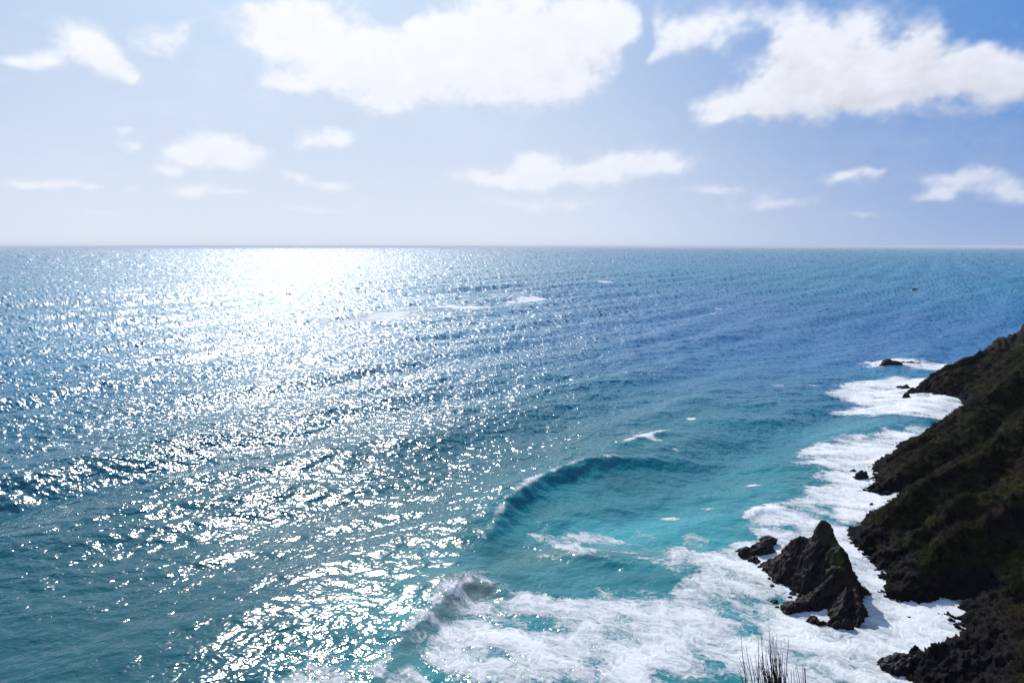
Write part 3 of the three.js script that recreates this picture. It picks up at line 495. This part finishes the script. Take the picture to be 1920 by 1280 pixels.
  for (let j = 0; j < M; j++) for (let i = 0; i < M; i++) {
    const o = j * M + i, p = ((M - j) % M) * M + ((M - i) % M), hr = (re[o] + re[p]) / 2, hi = (im[o] - im[p]) / 2, ki = i < M / 2 ? i : i - M, kj = j < M / 2 ? j : j - M;
    fr[o] = -ki * hi - kj * hr; fi[o] = ki * hr - kj * hi;
  }
  const cosT = new Float64Array(M / 2), sinT = new Float64Array(M / 2); for (let i = 0; i < M / 2; i++) { cosT[i] = Math.cos(2 * Math.PI * i / M); sinT[i] = Math.sin(2 * Math.PI * i / M); }
  const br = new Float64Array(M), bi = new Float64Array(M), rev = new Uint16Array(M); for (let i = 0; i < M; i++) { let x = i, y = 0; for (let b = 0; b < 11; b++) { y = (y << 1) | (x & 1); x >>= 1; } rev[i] = y; }
  function fft(off, st) {
    for (let i = 0; i < M; i++) { br[rev[i]] = fr[off + i * st]; bi[rev[i]] = fi[off + i * st]; }
    for (let len = 2; len <= M; len <<= 1) { const hf = len >> 1, s = M / len; for (let i = 0; i < M; i += len) for (let q = 0; q < hf; q++) { const c = cosT[q * s], sn = sinT[q * s], a = i + q, b = a + hf, tr = br[b] * c - bi[b] * sn, ti = br[b] * sn + bi[b] * c; br[b] = br[a] - tr; bi[b] = bi[a] - ti; br[a] += tr; bi[a] += ti; } }
    for (let i = 0; i < M; i++) { fr[off + i * st] = br[i]; fi[off + i * st] = bi[i]; }
  }
  for (let j = 0; j < M; j++) fft(j * M, 1); for (let i = 0; i < M; i++) fft(i, M);
  let v = 0; for (let i = 0; i < M * M; i += 7) v += fr[i] * fr[i] + fi[i] * fi[i]; v = Math.sqrt(v / (M * M / 7));
  const RMS = 0.095, nm = new Uint8Array(M * M * 4);
  for (let i = 0; i < M * M; i++) { const sx = fr[i] / v * RMS, sz = fi[i] / v * RMS, l = 1 / Math.sqrt(1 + sx * sx + sz * sz); nm[i * 4] = Math.round((0.5 - 0.5 * sx * l) * 255); nm[i * 4 + 1] = Math.round((0.5 - 0.5 * sz * l) * 255); nm[i * 4 + 2] = Math.round((0.5 + 0.5 * l) * 255); nm[i * 4 + 3] = 255; }
  {                                                                 // offshore the wind is stronger and the chop steeper; under the cliffs the water lies in their lee
    const nn = g.attributes.normal.array;
    for (let i = 0; i < nr; i++) {
      const r = rs[i]; if (r < 80) continue;
      for (let j = 0; j < na; j++) {
        const k = i * na + j, x = pos[k * 3], z = pos[k * 3 + 2], sw = x * 0.81 + z * 0.58, al2 = z * 0.81 - x * 0.58;
        const patch = 0.5 + fbm(sw * 0.028, 3, al2 * 0.007, 3) * 1.1, big = 0.5 + fbm(x * 0.0022, 9, z * 0.0035, 3);
        const lee = 1 - 0.55 * sstep(-30, 60, x - Math.max(0, -z - 200) * 0.25) * (1 - sstep(350, 1200, r));
        const e = (0.055 + 0.33 * sstep(100, 250, r) * (1 - 0.3 * sstep(300, 1500, r)) * (0.55 + 0.5 * patch) * (0.8 + 0.4 * big)) * lee / v;
        const tx = ((x / TILE * 1.37 + 0.31) % 1 + 1) % 1 * M, tz = ((z / TILE * 1.37 + 0.77) % 1 + 1) % 1 * M, o = (Math.floor(tz) % M) * M + Math.floor(tx) % M;
        const ux = ((x / TILE * 0.3 + 0.11) % 1 + 1) % 1 * M, o2 = (Math.floor(tz) % M) * M + Math.floor(ux) % M, far = sstep(250, 800, r), wa = Math.sqrt(1 - far * 0.8), wb = Math.sqrt(far * 0.8);   // far out the crests read as long lines
        const ny = nn[k * 3 + 1] || 1, a = nn[k * 3] / ny - (fr[o] * wa + fr[o2] * wb) * e, b = nn[k * 3 + 2] / ny - (fi[o] * wa + fi[o2] * wb) * e, l = 1 / Math.sqrt(1 + a * a + b * b);
        nn[k * 3] = a * l; nn[k * 3 + 1] = l; nn[k * 3 + 2] = b * l;
      }
    }
  }
  const ntex = new THREE.DataTexture(nm, M, M); ntex.wrapS = ntex.wrapT = THREE.RepeatWrapping; ntex.magFilter = THREE.LinearFilter; ntex.needsUpdate = true;
  // wind roughness: smooth water in the lee of the land, rougher and patchy offshore (v runs out from the shore)
  const Q = 512, rm = new Uint8Array(Q * Q * 4);
  for (let j = 0; j < Q; j++) for (let i = 0; i < Q; i++) { const a = i / Q * 6.28318, t = clamp(0.5 + 1.1 * fbm(Math.cos(a) * 3 + 3, Math.sin(a) * 3, j / Q * 14, 4)), o = (j * Q + i) * 4; rm[o] = rm[o + 2] = 0; rm[o + 1] = Math.round(255 * (mix(0.13, 0.4, sstep(0.08, 0.38, j / Q)) + 0.12 * (t - 0.5))); rm[o + 3] = 255; }
  const rtex = new THREE.DataTexture(rm, Q, Q); rtex.wrapS = rtex.wrapT = THREE.RepeatWrapping; rtex.magFilter = THREE.LinearFilter; rtex.channel = 1; rtex.needsUpdate = true;
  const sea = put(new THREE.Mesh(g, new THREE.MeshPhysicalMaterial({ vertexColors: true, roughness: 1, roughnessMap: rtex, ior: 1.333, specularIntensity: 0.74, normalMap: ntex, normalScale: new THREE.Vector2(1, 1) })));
  sea.name = numbered('sea'); tag(sea, 'blue and turquoise ocean with swell reaching the horizon', 'sea', null, 'structure');

  // foam: a thin sheet that rides on the water
  const map = new Int32Array(N).fill(-1), fp = [], fcol = []; let m = 0; const nn = g.attributes.normal.array;
  for (let i = 0; i < fidx.length; i++) {
    const k = fidx[i];
    if (map[k] < 0) { map[k] = m++; fp.push(pos[k * 3] + nn[k * 3] * 0.07, pos[k * 3 + 1] + nn[k * 3 + 1] * 0.07, pos[k * 3 + 2] + nn[k * 3 + 2] * 0.07); fcol.push(0.61, 0.63, 0.64, al[k]); }
    fidx[i] = map[k];
  }
  const fg = new THREE.BufferGeometry(); fg.setAttribute('position', new THREE.Float32BufferAttribute(fp, 3)); fg.setAttribute('color', new THREE.Float32BufferAttribute(fcol, 4)); fg.setIndex(fidx); fg.computeVertexNormals();
  const foam = put(new THREE.Mesh(fg, new THREE.MeshStandardMaterial({ vertexColors: true, transparent: true, roughness: 0.9 })));
  foam.name = numbered('foam'); tag(foam, 'white surf foam and whitecaps lying on the sea', 'foam', null, 'stuff');
}

// ---------------------------------------------------------------- rush stems on the brink below the viewpoint
{
  const plant = new THREE.Group(); const D = 4.1, bx = 1.55, bz = -D; plant.position.set(bx, landH(bx, bz), bz); plant.name = numbered('rush_clump');
  tag(plant, 'clump of thin dark rush stems rising at the bottom edge before the foam', 'rush plant'); scene.add(plant);
  const mat = new THREE.MeshStandardMaterial({ color: new THREE.Color().setRGB(0.022, 0.018, 0.016), roughness: 0.7, side: THREE.DoubleSide }), R = rng(8);
  const stem = (tu, tv, bu, bend, rad, dd) => {                      // tip seen at tu, tv; crosses the lower edge at bu
    const d1 = ray(tu, tv), t1 = (D + dd) / -d1[2], tip = new THREE.Vector3(d1[0] * t1, EYE + d1[1] * t1, d1[2] * t1), d2 = ray(bu, 1285), t2 = (D + dd * 0.7) / -d2[2], low = new THREE.Vector3(d2[0] * t2, EYE + d2[1] * t2, d2[2] * t2);
    const gx = bx + (bu - 1450) / 320 + (R() - 0.5) * 0.04, gz = bz + dd * 0.3, root = new THREE.Vector3(mix(gx, low.x, 0.6), landH(gx, gz) - 0.05, gz);
    for (const p of [tip, low, root]) p.sub(plant.position);
    const mid = low.clone().lerp(tip, 0.5); mid.x += bend;
    const c = new THREE.CatmullRomCurve3([root, low, mid, tip]), g = new THREE.TubeGeometry(c, 14, 1, 5), p = g.attributes.position, cp = new THREE.Vector3(), pt = new THREE.Vector3();
    for (let i = 0; i <= 14; i++) { c.getPointAt(i / 14, cp); const w = rad * (1 - 0.8 * Math.pow(i / 14, 2.5)); for (let j = 0; j <= 5; j++) { pt.fromBufferAttribute(p, i * 6 + j).sub(cp).multiplyScalar(w).add(cp); p.setXYZ(i * 6 + j, pt.x, pt.y, pt.z); } }
    g.computeVertexNormals(); const m = put(new THREE.Mesh(g, mat), plant); m.name = 'stem';
  };
  const L = [[1390, 1190, 1399], [1386, 1231, 1403], [1393, 1232, 1404], [1399, 1211, 1411], [1398, 1240, 1414], [1422, 1195, 1423], [1428, 1192, 1436], [1429, 1214, 1438], [1416, 1225, 1424], [1407, 1232, 1417], [1436, 1212, 1446], [1434, 1226, 1449], [1440, 1210, 1450], [1442, 1200, 1453], [1449, 1193, 1456], [1451, 1195, 1454], [1457, 1189, 1456], [1455, 1200, 1458], [1448, 1202, 1453], [1459, 1222, 1463], [1461, 1224, 1465], [1465, 1206, 1462], [1480, 1197, 1473], [1471, 1240, 1471], [1493, 1243, 1500], [1508, 1248, 1509], [1510, 1252, 1511], [1484, 1254, 1484], [1468, 1221, 1466], [1387, 1252, 1396], [1385, 1256, 1394], [1476, 1260, 1482], [1505, 1244, 1508], [1442, 1173, 1447]];
  for (const [a, b, c] of L) stem(a, b, c, (R() - 0.5) * 0.012, 0.0048 + 0.002 * R(), (R() - 0.5) * 0.5);
  for (let i = 0; i < 46; i++) { const c = 1452 + (R() + R() - 1) * 34, h = 20 + 58 * R() * R(); stem(c - 10 + (R() - 0.5) * 16, 1280 - h, c, (R() - 0.5) * 0.012, 0.004 + 0.0025 * R(), (R() - 0.5) * 0.6); }
  for (let i = 0; i < 14; i++) { const c = 1420 + R() * 100, h = 10 + 30 * R(); stem(c - 8 * R(), 1280 - h, c, (R() - 0.5) * 0.01, 0.0028 + 0.0015 * R(), (R() - 0.5) * 0.6); }
}

renderer.render(scene, camera);
